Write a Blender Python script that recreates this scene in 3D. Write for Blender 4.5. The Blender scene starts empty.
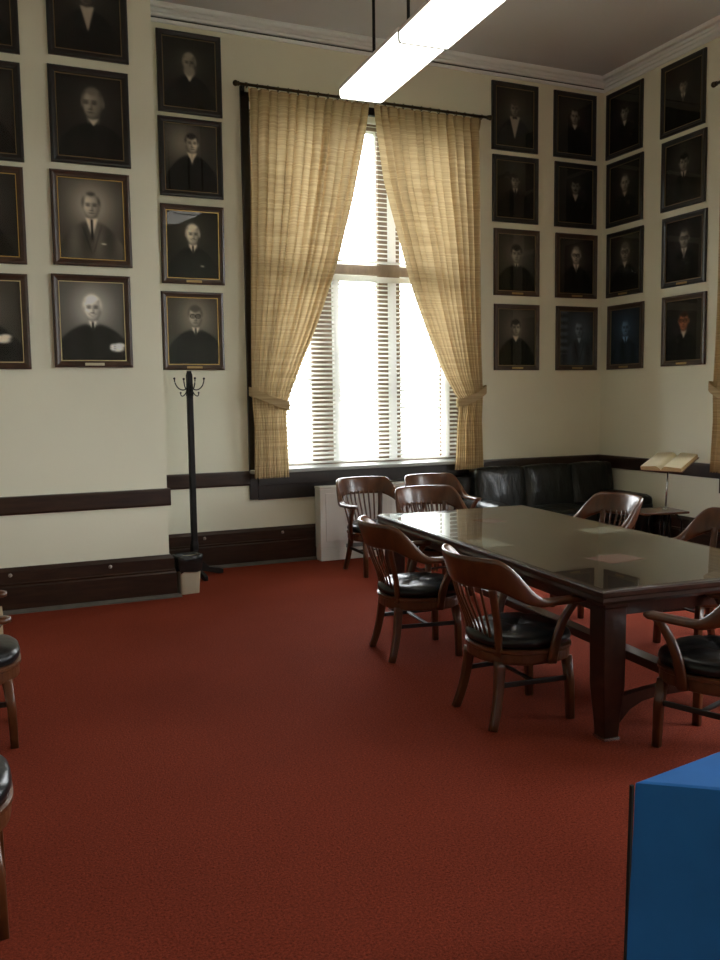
import bpy, bmesh, math, random
import numpy as np
from mathutils import Vector, Matrix, Euler
random.seed(4)
R = math.radians
SC = bpy.context.scene
COL = SC.collection

# ---------------------------------------------------------------- camera
F_PX, CAM_H = 866.67, 1.68
yaw, pitch, roll = R(23.666), R(-5.481), R(-0.745)
fw = Vector((math.sin(yaw)*math.cos(pitch), math.cos(yaw)*math.cos(pitch), math.sin(pitch)))
rt = Vector((math.cos(yaw), -math.sin(yaw), 0)); up = rt.cross(fw)
c, s = math.cos(roll), math.sin(roll)
cx_ = c*rt + s*up
cy_ = -s*rt + c*up
cam = bpy.data.objects.new('camera', bpy.data.cameras.new('camera'))
COL.objects.link(cam)
m = Matrix((cx_, cy_, -fw)).transposed().to_4x4(); m.translation = (0, 0, CAM_H)
cam.matrix_world = m
cam.data.sensor_fit = 'VERTICAL'; cam.data.sensor_height = 24; cam.data.lens = 24*F_PX/960
cam.data.clip_start = 0.05; cam.data.clip_end = 200
SC.camera = cam

# ---------------------------------------------------------------- world, light, exposure
w = bpy.data.worlds.new('sky'); SC.world = w; w.use_nodes = True
bg = w.node_tree.nodes['Background']
# overcast sky above, darker ground below the horizon
_n = w.node_tree.nodes; _tc = _n.new('ShaderNodeTexCoord'); _sp = _n.new('ShaderNodeSeparateXYZ'); _cr = _n.new('ShaderNodeValToRGB'); _ma = _n.new('ShaderNodeMath')
_ma.operation = 'MULTIPLY_ADD'; _ma.inputs[1].default_value = .5; _ma.inputs[2].default_value = .5
w.node_tree.links.new(_tc.outputs['Generated'], _sp.inputs[0]); w.node_tree.links.new(_sp.outputs[2], _ma.inputs[0]); w.node_tree.links.new(_ma.outputs[0], _cr.inputs[0])
_cr.color_ramp.elements[0].position = .46; _cr.color_ramp.elements[0].color = (.17, .19, .15, 1)
_cr.color_ramp.elements[1].position = .54; _cr.color_ramp.elements[1].color = (.93, .97, 1.0, 1)
w.node_tree.links.new(_cr.outputs[0], bg.inputs[0]); bg.inputs[1].default_value = 9.0
SC.view_settings.view_transform = 'Standard'; SC.view_settings.look = 'None'
SC.view_settings.exposure = 1.42; SC.view_settings.gamma = 1.0
SC.view_settings.use_curve_mapping = False
SC.cycles.use_denoising = True
SC.cycles.max_bounces = 8; SC.cycles.diffuse_bounces = 5; SC.cycles.transparent_max_bounces = 16
SC.cycles.sample_clamp_indirect = 6.0
def portal(name, loc, rot, sx, sz):
    l = bpy.data.lights.new(name, 'AREA'); l.shape = 'RECTANGLE'; l.size = sx; l.size_y = sz
    l.cycles.is_portal = True
    o = bpy.data.objects.new(name, l); COL.objects.link(o); o.location = loc; o.rotation_euler = rot
YW, XR, YP, XP = 8.42, 6.855, 7.356, 1.435
portal('daylight_opening', (3.8, YW+.42, 2.8), (R(-90), 0, 0), 2.6, 3.8)
for y_ in (5.20, .6, -3.6): portal('daylight_opening', (XR+.42, y_, 2.8), (R(90), 0, R(90)), 2.6, 3.8)
LAMP = 1.5

# ---------------------------------------------------------------- materials
def nm(name):
    m = bpy.data.materials.new(name); m.use_nodes = True
    nt = m.node_tree; return m, nt, nt.nodes['Principled BSDF']
def lin(c):
    return tuple(((x/12.92) if x <= .04045 else ((x+.055)/1.055)**2.4) for x in c)
def mat(name, col, rough=.5, metal=0, var=0, scale=8, stretch=(1, 1, 1), bump=0, bscale=None, coat=0, spec=.5, coords='Object', detail=4):
    m, nt, b = nm(name)
    b.inputs['Roughness'].default_value = rough; b.inputs['Metallic'].default_value = metal
    b.inputs['Coat Weight'].default_value = coat; b.inputs['Coat Roughness'].default_value = .12
    b.inputs['Specular IOR Level'].default_value = spec
    b.inputs['Base Color'].default_value = (*col, 1)
    if var or bump:
        tc = nt.nodes.new('ShaderNodeTexCoord'); mp = nt.nodes.new('ShaderNodeMapping')
        mp.inputs['Scale'].default_value = stretch
        nt.links.new(tc.outputs[coords], mp.inputs[0])
        n = nt.nodes.new('ShaderNodeTexNoise'); n.inputs['Scale'].default_value = scale; n.inputs['Detail'].default_value = detail
        nt.links.new(mp.outputs[0], n.inputs[0])
        if var:
            cr = nt.nodes.new('ShaderNodeValToRGB')
            cr.color_ramp.elements[0].position = .3; cr.color_ramp.elements[1].position = .7
            cr.color_ramp.elements[0].color = (*[x*(1-var) for x in col], 1)
            cr.color_ramp.elements[1].color = (*[min(1, x*(1+var)) for x in col], 1)
            nt.links.new(n.outputs[0], cr.inputs[0]); nt.links.new(cr.outputs[0], b.inputs['Base Color'])
        if bump:
            n2 = n
            if bscale:
                n2 = nt.nodes.new('ShaderNodeTexNoise'); n2.inputs['Scale'].default_value = bscale; n2.inputs['Detail'].default_value = 3
                nt.links.new(mp.outputs[0], n2.inputs[0])
            bp = nt.nodes.new('ShaderNodeBump'); bp.inputs['Strength'].default_value = bump; bp.inputs['Distance'].default_value = .01
            nt.links.new(n2.outputs[0], bp.inputs['Height']); nt.links.new(bp.outputs[0], b.inputs['Normal'])
    return m
M = {}
M['plaster'] = mat('plaster', (.80, .79, .635), .75, var=.03, scale=1.2, bump=.05, bscale=40)
M['ceiling'] = mat('ceiling_paint', (.58, .59, .60), .8, var=.02, scale=1)
M['crown'] = mat('crown_paint', (.84, .88, .87), .6)
M['woodtrim'] = mat('dark_trim_wood', (.029, .014, .008), .32, var=.4, scale=5, stretch=(1, 1, 7), bump=.05, coat=.2)
M['woodcase'] = mat('black_brown_casing_wood', (.012, .008, .006), .35, var=.3, scale=5, coat=.2)
M['strip'] = mat('grey_floor_strip', (.10, .09, .075), .6, var=.2)
M['tablewood'] = mat('table_wood', (.028, .011, .006), .28, var=.4, scale=4, stretch=(5, 1, 5), coat=.4)
M['chairwood'] = mat('chair_wood', (.082, .027, .009), .3, var=.35, scale=6, stretch=(3, 3, 1), coat=.3)
M['chairdark'] = mat('stretcher_wood', (.012, .008, .006), .4, var=.2)
M['leather'] = mat('black_leather', (.005, .006, .007), .3, var=.3, scale=10, bump=.35, bscale=12, coat=.05, spec=.35)
M['sofaleather'] = mat('sofa_leather', (.003, .004, .004), .42, var=.3, scale=4, stretch=(1.5, 1, .5), bump=1.0, bscale=6, coat=.22, spec=.3)
M['iron'] = mat('dark_iron', (.012, .011, .011), .45, metal=.3)
M['bronze'] = mat('dark_bronze', (.06, .045, .022), .4, metal=.7)
M['chrome'] = mat('steel', (.55, .55, .55), .25, metal=1)
M['whitemetal'] = mat('white_enamel', (.80, .79, .74), .45, var=.02)
M['ventgrey'] = mat('vent_grey', (.22, .24, .24), .5)
M['winwood'] = mat('window_wood', (.19, .13, .085), .5, var=.25, scale=5, stretch=(3, 3, 1))
M['sillpaint'] = mat('sill_paint', (.33, .34, .32), .35)
M['blind'] = mat('blind_slat', (.80, .80, .76), .5)
M['tape'] = mat('blind_tape', (.85, .85, .82), .8)
M['rack'] = mat('coat_rack_wood', (.008, .006, .005), .5, var=.3, spec=.2)
M['bin'] = mat('bin_plastic', (.50, .44, .32), .5)
M['bag'] = mat('black_bag', (.012, .013, .012), .25, bump=1, bscale=25)
M['page'] = mat('page_paper', (.86, .78, .56), .8, var=.05)
M['pageedge'] = mat('page_edges', (.50, .35, .17), .8, var=.2, scale=30, stretch=(1, 1, 12))
M['cover'] = mat('book_cover', (.12, .04, .02), .6)
M['blue'] = mat('blue_cloth', (.020, .15, .46), .85, var=.12, scale=3, bump=.3, bscale=5, spec=.2)
M['black'] = mat('black_cloth', (.008, .008, .010), .9)
M['manila'] = mat('cream_paper', (.20, .17, .11), .8)
M['pink'] = mat('red_paper', (.16, .035, .02), .8)
M['tan'] = mat('tan_carton', (.50, .40, .26), .8, var=.05)
M['lamphouse'] = mat('lamp_housing', (.85, .80, .80), .5)
M['goldliner'] = mat('gold_liner', (.60, .40, .13), .35, metal=.8)
M['goldpale'] = mat('pale_gold_liner', (.72, .62, .35), .35, metal=.6)
M['golddull'] = mat('dull_gold_liner', (.22, .16, .08), .45, metal=.7)
M['frameblack'] = mat('black_frame_wood', (.010, .008, .008), .35, var=.2, coat=.2)
M['framebrown'] = mat('brown_frame_wood', (.046, .022, .012), .33, var=.35, scale=10, coat=.25)
M['brass'] = mat('brass_plate', (.40, .28, .12), .4, metal=.7)
M['silverplate'] = mat('pale_plate', (.60, .58, .42), .4, metal=.5)
M['mirrorknob'] = mat('floor_button', (.35, .32, .28), .4)

def carpet():
    m, nt, b = nm('red_carpet')
    b.inputs['Roughness'].default_value = 1; b.inputs['Specular IOR Level'].default_value = .1
    tc = nt.nodes.new('ShaderNodeTexCoord')
    n = nt.nodes.new('ShaderNodeTexNoise'); n.inputs['Scale'].default_value = 105; n.inputs['Detail'].default_value = 5; n.inputs['Roughness'].default_value = .75
    n3 = nt.nodes.new('ShaderNodeTexNoise'); n3.inputs['Scale'].default_value = 1.3; n3.inputs['Detail'].default_value = 3
    cr = nt.nodes.new('ShaderNodeValToRGB')
    cr.color_ramp.elements[0].position = .32; cr.color_ramp.elements[1].position = .68
    cr.color_ramp.elements[0].color = (.10, .016, .008, 1); cr.color_ramp.elements[1].color = (.355, .060, .027, 1)
    mx = nt.nodes.new('ShaderNodeMix'); mx.data_type = 'RGBA'; mx.blend_type = 'MULTIPLY'; mx.inputs[0].default_value = 1
    cr2 = nt.nodes.new('ShaderNodeValToRGB')
    cr2.color_ramp.elements[0].color = (.82, .80, .8, 1); cr2.color_ramp.elements[1].color = (1.1, 1.1, 1.1, 1)
    bp = nt.nodes.new('ShaderNodeBump'); bp.inputs['Strength'].default_value = .6; bp.inputs['Distance'].default_value = .01
    L = nt.links.new
    L(tc.outputs['Object'], n.inputs[0]); L(tc.outputs['Object'], n3.inputs[0]); L(n.outputs[0], cr.inputs[0]); L(n3.outputs[0], cr2.inputs[0])
    L(cr.outputs[0], mx.inputs[6]); L(cr2.outputs[0], mx.inputs[7]); L(mx.outputs[2], b.inputs['Base Color'])
    L(n.outputs[0], bp.inputs['Height']); L(bp.outputs[0], b.inputs['Normal'])
    return m
M['carpet'] = carpet()
_b = M['sofaleather'].node_tree.nodes.get('Bump'); _b.inputs['Distance'].default_value = .03; _b.inputs['Strength'].default_value = 1.0

def curtain_mat():
    m, nt, b = nm('curtain_linen')
    L = nt.links.new
    tc = nt.nodes.new('ShaderNodeTexCoord'); mp = nt.nodes.new('ShaderNodeMapping'); mp.inputs['Scale'].default_value = (1.3, 1.3, 42)
    n = nt.nodes.new('ShaderNodeTexNoise'); n.inputs['Scale'].default_value = 1.6; n.inputs['Detail'].default_value = 5
    cr = nt.nodes.new('ShaderNodeValToRGB'); cr.color_ramp.elements[0].position = .35; cr.color_ramp.elements[1].position = .68
    cr.color_ramp.elements[0].color = (.42, .31, .165, 1); cr.color_ramp.elements[1].color = (.60, .47, .27, 1)
    L(tc.outputs['Object'], mp.inputs[0]); L(mp.outputs[0], n.inputs[0]); L(n.outputs[0], cr.inputs[0])
    d = nt.nodes.new('ShaderNodeBsdfDiffuse'); t = nt.nodes.new('ShaderNodeBsdfTranslucent'); mx = nt.nodes.new('ShaderNodeMixShader')
    mx.inputs[0].default_value = .28
    L(cr.outputs[0], d.inputs[0]); L(cr.outputs[0], t.inputs[0]); L(d.outputs[0], mx.inputs[1]); L(t.outputs[0], mx.inputs[2])
    L(mx.outputs[0], nt.nodes['Material Output'].inputs[0]); nt.nodes.remove(b)
    return m
M['curtain'] = curtain_mat()

def trans_mat(name, col, k):
    m, nt, b = nm(name); L = nt.links.new
    d = nt.nodes.new('ShaderNodeBsdfDiffuse'); t = nt.nodes.new('ShaderNodeBsdfTranslucent'); mx = nt.nodes.new('ShaderNodeMixShader'); mx.inputs[0].default_value = k
    d.inputs[0].default_value = (*col, 1); t.inputs[0].default_value = (*col, 1)
    L(d.outputs[0], mx.inputs[1]); L(t.outputs[0], mx.inputs[2]); L(mx.outputs[0], nt.nodes['Material Output'].inputs[0]); nt.nodes.remove(b)
    return m
M['blind'] = trans_mat('blind_slat', (.88, .88, .84), .4)
M['tape'] = trans_mat('blind_tape', (.92, .92, .90), .6)
def glass_mat(name, tint=(1, 1, 1), ior=1.5, rough=.0, maxmix=None):
    m, nt, b = nm(name); nt.nodes.remove(b); L = nt.links.new
    t = nt.nodes.new('ShaderNodeBsdfTransparent'); t.inputs[0].default_value = (*tint, 1)
    g = nt.nodes.new('ShaderNodeBsdfGlossy'); g.inputs['Roughness'].default_value = rough
    f = nt.nodes.new('ShaderNodeFresnel'); f.inputs[0].default_value = ior
    mx = nt.nodes.new('ShaderNodeMixShader')
    ge = nt.nodes.new('ShaderNodeNewGeometry'); k = nt.nodes.new('ShaderNodeMath'); k.operation = 'MULTIPLY'
    iv = nt.nodes.new('ShaderNodeMath'); iv.operation = 'SUBTRACT'; iv.inputs[0].default_value = 1
    L(ge.outputs['Backfacing'], iv.inputs[1]); L(iv.outputs[0], k.inputs[0]); L(f.outputs[0], k.inputs[1])
    L(k.outputs[0], mx.inputs[0]); L(t.outputs[0], mx.inputs[1]); L(g.outputs[0], mx.inputs[2]); L(mx.outputs[0], nt.nodes['Material Output'].inputs[0])
    return m
M['glass'] = glass_mat('window_glass')
M['pictureglass'] = glass_mat('picture_glass', ior=1.45, rough=.0)
M['tableglass'] = glass_mat('table_glass', tint=(.96, .98, .96), ior=2.3, rough=.012)
def emit(name, col, st):
    m, nt, b = nm(name); b.inputs['Base Color'].default_value = (.8, .8, .8, 1)
    b.inputs['Emission Color'].default_value = (*col, 1); b.inputs['Emission Strength'].default_value = st
    return m
M['tube'] = emit('fluorescent_lens', (1.0, .97, .86), LAMP)
def print_mat():
    m, nt, b = nm('photographic_print')
    a = nt.nodes.new('ShaderNodeVertexColor'); a.layer_name = 'Col'
    nt.links.new(a.outputs[0], b.inputs['Base Color']); b.inputs['Roughness'].default_value = .6
    b.inputs['Specular IOR Level'].default_value = .1
    return m
M['print'] = print_mat()

# ---------------------------------------------------------------- mesh helpers
def obj(name, bm, m, parent=None, loc=None, rotz=0, smooth=False, bevel=0):
    me = bpy.data.meshes.new(name)
    bmesh.ops.recalc_face_normals(bm, faces=bm.faces[:])
    if smooth:
        for f in bm.faces: f.smooth = True
    bm.to_mesh(me); bm.free()
    if isinstance(m, str): m = M[m]
    if m: me.materials.append(m)
    o = bpy.data.objects.new(name, me); COL.objects.link(o)
    if parent: o.parent = parent
    if loc: o.location = loc
    o.rotation_euler = (0, 0, rotz)
    if bevel:
        b = o.modifiers.new('bevel', 'BEVEL'); b.width = bevel; b.segments = 2; b.limit_method = 'ANGLE'; b.angle_limit = R(40)
    return o
def empty(name, label, cat, loc=(0, 0, 0), rotz=0, group=None):
    o = bpy.data.objects.new(name, None); COL.objects.link(o); o.empty_display_size = .1
    o.location = loc; o.rotation_euler = (0, 0, rotz); o['label'] = label; o['category'] = cat
    if group: o['group'] = group
    return o
def tag(o, label, cat, group=None):
    o['label'] = label; o['category'] = cat
    if group: o['group'] = group
    return o
def struct(o): o['kind'] = 'structure'; return o
def box(bm, x0, x1, y0, y1, z0, z1, mtx=None):
    r = bmesh.ops.create_cube(bm, size=1)
    for v in r['verts']:
        v.co = Vector(((x0+x1)/2 + v.co.x*(x1-x0), (y0+y1)/2 + v.co.y*(y1-y0), (z0+z1)/2 + v.co.z*(z1-z0)))
        if mtx: v.co = mtx @ v.co
    return r['verts']
def cyl(bm, p0, p1, r0, r1=None, seg=16, cap=True):
    p0, p1 = Vector(p0), Vector(p1); r1 = r0 if r1 is None else r1
    d = p1-p0; q = d.to_track_quat('Z', 'Y').to_matrix().to_4x4(); q.translation = (p0+p1)/2
    bmesh.ops.create_cone(bm, cap_ends=cap, segments=seg, radius1=r0, radius2=r1, depth=d.length, matrix=q)
def ball(bm, p, r, seg=12, sc=(1, 1, 1)):
    mt = Matrix.Translation(p) @ Matrix.Diagonal((*sc, 1))
    bmesh.ops.create_uvsphere(bm, u_segments=seg, v_segments=max(6, seg//2+2), radius=r, matrix=mt)
def loft(bm, secs, closed=True, cap=True):
    rings = [[bm.verts.new(p) for p in s] for s in secs]
    n = len(rings[0])
    for a, b in zip(rings[:-1], rings[1:]):
        for i in range(n if closed else n-1):
            j = (i+1) % n
            bm.faces.new((a[i], a[j], b[j], b[i]))
    if cap and closed:
        bm.faces.new(rings[0][::-1]); bm.faces.new(rings[-1])
def superell(a, b, n=16, p=4):
    out = []
    for i in range(n):
        t = 2*math.pi*(i+.5)/n; ct, st = math.cos(t), math.sin(t)
        out.append((a*math.copysign(abs(ct)**(2/p), ct), b*math.copysign(abs(st)**(2/p), st)))
    return out
def sweep(bm, pts, a, b, n=12, p=4, side=None):
    """rounded rectangular section of half sizes a (sideways) and b (other way) along pts; side: fixed sideways vector"""
    pts = [Vector(q) for q in pts]; N = len(pts); secs = []
    for i, q in enumerate(pts):
        t = (pts[min(i+1, N-1)]-pts[max(i-1, 0)]).normalized()
        sd = Vector(side) if side else (t.cross(Vector((0, 0, 1))) if abs(t.z) < .95 else Vector((1, 0, 0)))
        sd = (sd - t*sd.dot(t)).normalized(); u2 = t.cross(sd)
        k = i/(N-1)
        aa = a[0]+(a[1]-a[0])*k if isinstance(a, tuple) else a
        bb = b[0]+(b[1]-b[0])*k if isinstance(b, tuple) else b
        secs.append([q + sd*x + u2*y for x, y in superell(aa, bb, n, p)])
    loft(bm, secs)
def bez(p0, p1, p2, p3, n=8):
    p0, p1, p2, p3 = map(Vector, (p0, p1, p2, p3)); o = []
    for i in range(n+1):
        t = i/n; o.append(p0*(1-t)**3+p1*3*t*(1-t)**2+p2*3*t*t*(1-t)+p3*t**3)
    return o
def new(): return bmesh.new()
def sm(x): x = max(0, min(1, x)); return x*x*(3-2*x)
def interp(tab, z):
    if z >= tab[0][0]: return tab[0][1]
    for (z0, v0), (z1, v1) in zip(tab[:-1], tab[1:]):
        if z1 <= z <= z0: return v0+(v1-v0)*(z0-z)/(z0-z1)
    return tab[-1][1]

# ---------------------------------------------------------------- room shell
X0, Y0, ZC = -3.6, -6.0, 5.285
b = new(); box(b, X0-.3, XR+.4, Y0-.3, YW+.4, -.2, 0); struct(obj('floor', b, 'carpet'))
b = new(); box(b, X0-.3, XR+.45, Y0-.3, YW+.45, ZC, ZC+.2); struct(obj('ceiling', b, 'ceiling'))
WX0, WX1, WZ0, WZ1 = 2.55, 5.05, .93, 4.62      # opening in the back wall
b = new()
box(b, X0, WX0, YW, YW+.4, 0, ZC); box(b, WX1, XR, YW, YW+.4, 0, ZC)
box(b, WX0, WX1, YW, YW+.4, 0, WZ0); box(b, WX0, WX1, YW, YW+.4, WZ1, ZC)
struct(obj('wall_back', b, 'plaster'))
CY = 5.20
b = new()
WY = [-3.6, .6, CY]; ya = Y0
for yc_ in WY:
    box(b, XR, XR+.4, ya, yc_-1.25, 0, ZC); ya = yc_+1.25
    box(b, XR, XR+.4, yc_-1.25, yc_+1.25, 0, WZ0); box(b, XR, XR+.4, yc_-1.25, yc_+1.25, WZ1, ZC)
box(b, XR, XR+.4, ya, YW+.4, 0, ZC)
struct(obj('wall_right', b, 'plaster'))
b = new(); box(b, X0-.3, X0, Y0, YW+.4, 0, ZC); struct(obj('wall_left', b, 'plaster'))
b = new(); box(b, X0-.3, XR+.4, Y0-.3, Y0, 0, ZC); struct(obj('wall_front', b, 'plaster'))
b = new(); box(b, X0, XP, YP, YW, 0, ZC); struct(obj('wall_projection', b, 'plaster'))

# crown moulding profile (distance from wall, height)
CR = [(0, 5.155), (.020, 5.157), (.022, 5.186), (.006, 5.190), (.006, 5.203), (.030, 5.205), (.038, 5.228), (.060, 5.232), (.062, 5.262),
      (.074, 5.264), (.108, 5.266), (.110, 5.243), (.140, 5.245), (.150, 5.262), (.150, ZC+.01), (0, ZC+.01)]
def moulding(name, p0, p1, n, prof, m, m0=0, m1=0):
    """profile swept from p0 to p1; n = direction away from the wall; m0/m1 mitre factors"""
    p0, p1, n = Vector((*p0, 0)), Vector((*p1, 0)), Vector((*n, 0)); t = (p1-p0).normalized(); bm = new()
    loft(bm, [[p0+n*d+t*(d*m0)+Vector((0, 0, z)) for d, z in prof], [p1+n*d-t*(d*m1)+Vector((0, 0, z)) for d, z in prof]])
    return struct(obj(name, bm, m))
moulding('trim_1', (XP, YW), (XR, YW), (0, -1), CR, 'crown', 1, 1)
moulding('trim_2', (XR, YW), (XR, Y0), (-1, 0), CR, 'crown', 1, 0)
moulding('trim_3', (X0, YP), (XP, YP), (0, -1), CR, 'crown', 0, -1)
moulding('trim_4', (XP, YP), (XP, YW), (1, 0), CR, 'crown', -1, 1)
b = new(); box(b, XP, XR-.02, YW-.0235, YW-.004, 5.189, 5.196); struct(obj('crown_shadow_line', b, 'iron'))  # dark strip put in as the shadow line under the crown
# chair rail
def rail(name, p0, p1, n, z0, z1, m0=0, m1=0):
    return moulding(name, p0, p1, n, [(0, z0), (.022, z0+.004), (.026, z0+.02), (.026, z1-.02), (.022, z1-.004), (0, z1)], 'woodtrim', m0, m1)
rail('trim_5', (XP, YW), (2.47, YW), (0, -1), .803, .952, 0, 0)
rail('trim_6', (5.13, YW), (XR, YW), (0, -1), .803, .952, 0, 1)
rail('trim_7', (XR, YW), (XR, CY+1.33), (-1, 0), .803, .952, 1, 0)
rail('trim_8', (XR, CY-1.33), (XR, Y0), (-1, 0), .803, .952, 0, 0)
rail('trim_9', (X0, YP), (XP+.026, YP), (0, -1), .781, .930, 0, 0)
rail('trim_10', (XP, YP), (XP, YW), (1, 0), .781, .930, 0, 1)
# baseboards
def base(name, p0, p1, n, top, m0=0, m1=0):
    pr = [(0, 0), (.050, 0), (.050, top-.155), (.040, top-.142), (.044, top-.130), (.034, top-.120), (.034, top-.03), (.022, top-.012), (.012, top), (0, top)]
    return moulding(name, p0, p1, n, pr, 'woodtrim', m0, m1)
base('baseboard_back', (XP, YW), (XR, YW), (0, -1), .367, 1, 1)
base('baseboard_right', (XR, YW), (XR, Y0), (-1, 0), .367, 1, 0)
base('baseboard_left', (X0, YP), (XP, YP), (0, -1), .363, 0, -1)
base('baseboard_side', (XP, YP), (XP, YW), (1, 0), .363, -1, 1)
def fstrip(name, p0, p1, n, m0=0, m1=0):
    return moulding(name, p0, p1, n, [(.045, 0), (.085, 0), (.083, .012), (.064, .03), (.045, .03)], 'strip', m0, m1)
fstrip('trim_11', (X0, YP), (XP, YP), (0, -1), 0, -1)
fstrip('trim_12', (XP, YW), (XR, YW), (0, -1), 1, 1)
fstrip('trim_13', (XP, YP), (XP, YW), (1, 0), -1, 1)
for i, (x, y, t, lab) in enumerate([(.17, YP, .335, 'small round grey button on left baseboard, nearest the photo edge'), (.94, YP, .335, 'small round grey button on left baseboard, below big smiling portrait'),
                               (1.99, YW, .335, 'small round grey button on back baseboard beside coat rack'), (2.8, YW, .338, 'small round grey button on back baseboard near white radiator cover')]):
    b = new(); cyl(b, (0, 0, 0), (0, -.012, 0), .016, .013, 14); ball(b, (0, -.012, 0), .011, 10, (1, .5, 1))
    tag(obj('baseboard_button', b, 'mirrorknob', loc=(x, y-.033, t-.03), smooth=True), lab, 'button', 'buttons on the baseboards')

# ---------------------------------------------------------------- windows with blinds and curtains
def window(idx, origin, rotz, where, full=True, dressed=True):
    root = bpy.data.objects.new('window_%d' % idx, None); COL.objects.link(root); root.location = origin; root.rotation_euler = (0, 0, rotz); struct(root)
    # local: x along wall, +y outdoors
    b = new()
    mull = [(-1.25, -1.02), (-.53, -.26), (.25, .51), (1.02, 1.25)]
    for x0, x1 in mull: box(b, x0, x1, .26, .36, .96, 4.6)
    for z0, z1 in ((.93, 1.0), (2.985, 3.09), (4.5, 4.62)): box(b, -1.25, 1.25, .262, .358, z0, z1)
    obj('frame', b, 'winwood', root, bevel=.006)
    for (a0, a1) in ((-1.02, -.53), (-.26, .25), (.51, 1.02)):
        for (z0, z1) in ((1.0, 1.86), (1.86, 2.985), (3.09, 4.5)):
            b = new(); tt = .022
            box(b, a0, a1, .29, .33, z0, z0+tt); box(b, a0, a1, .29, .33, z1-tt, z1)
            box(b, a0, a0+tt, .29, .33, z0+tt, z1-tt); box(b, a1-tt, a1, .29, .33, z0+tt, z1-tt)
            f = obj('sash', b, 'blind', root)
            b = new(); box(b, a0+tt, a1-tt, .308, .312, z0+tt, z1-tt); obj('pane', b, 'glass', f)
    b = new(); box(b, -1.33, 1.33, -.10, .26, .925, .962); obj('sill', b, 'sillpaint', root, bevel=.008)
    b = new()
    box(b, -1.33, -1.245, -.03, .02, .66, 4.63); box(b, 1.245, 1.33, -.03, .02, .66, 4.63)
    box(b, -1.245, 1.245, -.035, .0, .655, .80); box(b, -1.245, 1.245, -.055, .0, .80, .925); box(b, -1.245, 1.245, -.03, .02, 4.56, 4.64)
    obj('casing', b, 'woodcase' if full else 'woodcase', root, bevel=.004)
    if not dressed: return
    # blinds
    def blind(z0, z1, lab, tape_x):
        t = empty('venetian_blind', lab, 'blind', (Matrix.Translation(origin) @ Matrix.Rotation(rotz, 4, 'Z') @ Vector((0, .17, z1))), rotz, 'white venetian blinds')
        h = z1-z0
        b = new(); box(b, -1.19, 1.19, -.03, .03, -.055, 0); obj('headrail', b, 'blind', t, bevel=.004)
        b = new(); box(b, -1.18, 1.18, -.025, .025, -h, -h+.018); obj('bottom_rail', b, 'blind', t, bevel=.003)
        b = new(); n = int((h-.09)/.047); a = R(24)
        for i in range(n):
            zz = -.075 - (i+.3)*(h-.1)/n
            secs = []
            for x in (-1.18, 1.18):
                secs.append([Vector((x, .024*u*math.cos(a), zz+.024*u*math.sin(a)+.002*(1-u*u)+o)) for u, o in ((-1, 0), (0, .0014), (1, 0), (1, -.0016), (0, -.0002), (-1, -.0016))])
            loft(b, secs)
        obj('slats', b, 'blind', t)
        for x in tape_x:
            b = new(); box(b, x-.036, x+.036, -.0285, -.027, -h, -.03); box(b, x-.036, x+.036, .027, .0285, -h, -.03); obj('ladder_tape', b, 'tape', t)
    blind(.985, 2.955, 'wide white slatted blind, lower of the two in the %s window' % where, (-.93, -.29, .37, 1.03))
    blind(3.10, 4.60, 'white slatted blind above the crossbar of the %s window' % where, (-.93, -.29, .37, 1.03))
    # rod
    pl = Matrix.Translation(origin) @ Matrix.Rotation(rotz, 4, 'Z')
    t = empty('curtain_rod', 'dark bronze curtain rod with round finials over the %s window' % where, 'curtain rod', pl @ Vector((0, -.15, 4.655)), rotz, 'bronze curtain rods')
    b = new(); cyl(b, (-1.37, 0, 0), (1.39, 0, 0), .014, seg=14); obj('pole', b, 'bronze', t, smooth=True)
    for sx in (-1, 1):
        b = new(); x = 1.38*sx; ball(b, (x+.03*sx, 0, 0), .028, 14); cyl(b, (x-.005*sx, 0, 0), (x+.012*sx, 0, 0), .022, seg=14); obj('finial', b, 'bronze', t, smooth=True)
        b = new(); sweep(b, bez((x-.07*sx, .0, .012), (x-.07*sx, .05, .02), (x-.07*sx, .1, -.01), (x-.07*sx, .148, -.02)), .008, .008); box(b, x-.07*sx-.02, x-.07*sx+.02, .12, .149, -.07, .03); obj('bracket', b, 'iron', t)
    b = new(); r_, rr_ = .022, .0045; vs = []
    for k in range(14):
        p = k*math.pi*2/14; vs.append([b.verts.new((rr_*math.sin(q*math.pi/3), (r_+rr_*math.cos(q*math.pi/3))*math.cos(p), (r_+rr_*math.cos(q*math.pi/3))*math.sin(p))) for q in range(6)])
    for k in range(14):
        for q in range(6): b.faces.new((vs[k][q], vs[(k+1) % 14][q], vs[(k+1) % 14][(q+1) % 6], vs[k][(q+1) % 6]))
    rg = obj('ring', b, 'bronze', t, smooth=True); rg.location = (-1.3, 0, -.006)
    for i in range(1, 26):
        r2 = rg.copy(); COL.objects.link(r2); r2.location = (-1.3+i*2.6/25, 0, -.006)
    # curtains
    LI = [(4.63, -.02), (4.17, -.11), (3.67, -.22), (3.06, -.39), (2.46, -.61), (2.01, -.81), (1.72, -.93), (1.62, -.975), (1.45, -.97), (.90, -.955)]
    RI = [(4.63, .03), (3.89, .15), (3.4, .29), (2.79, .46), (2.28, .66), (1.85, .86), (1.62, 1.03), (1.45, 1.0), (1.03, .985), (.88, .97)]
    OUT = [(4.63, 1.29), (3.0, 1.31), (1.8, 1.33), (1.62, 1.325), (1.4, 1.31), (.88, 1.325)]
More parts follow.
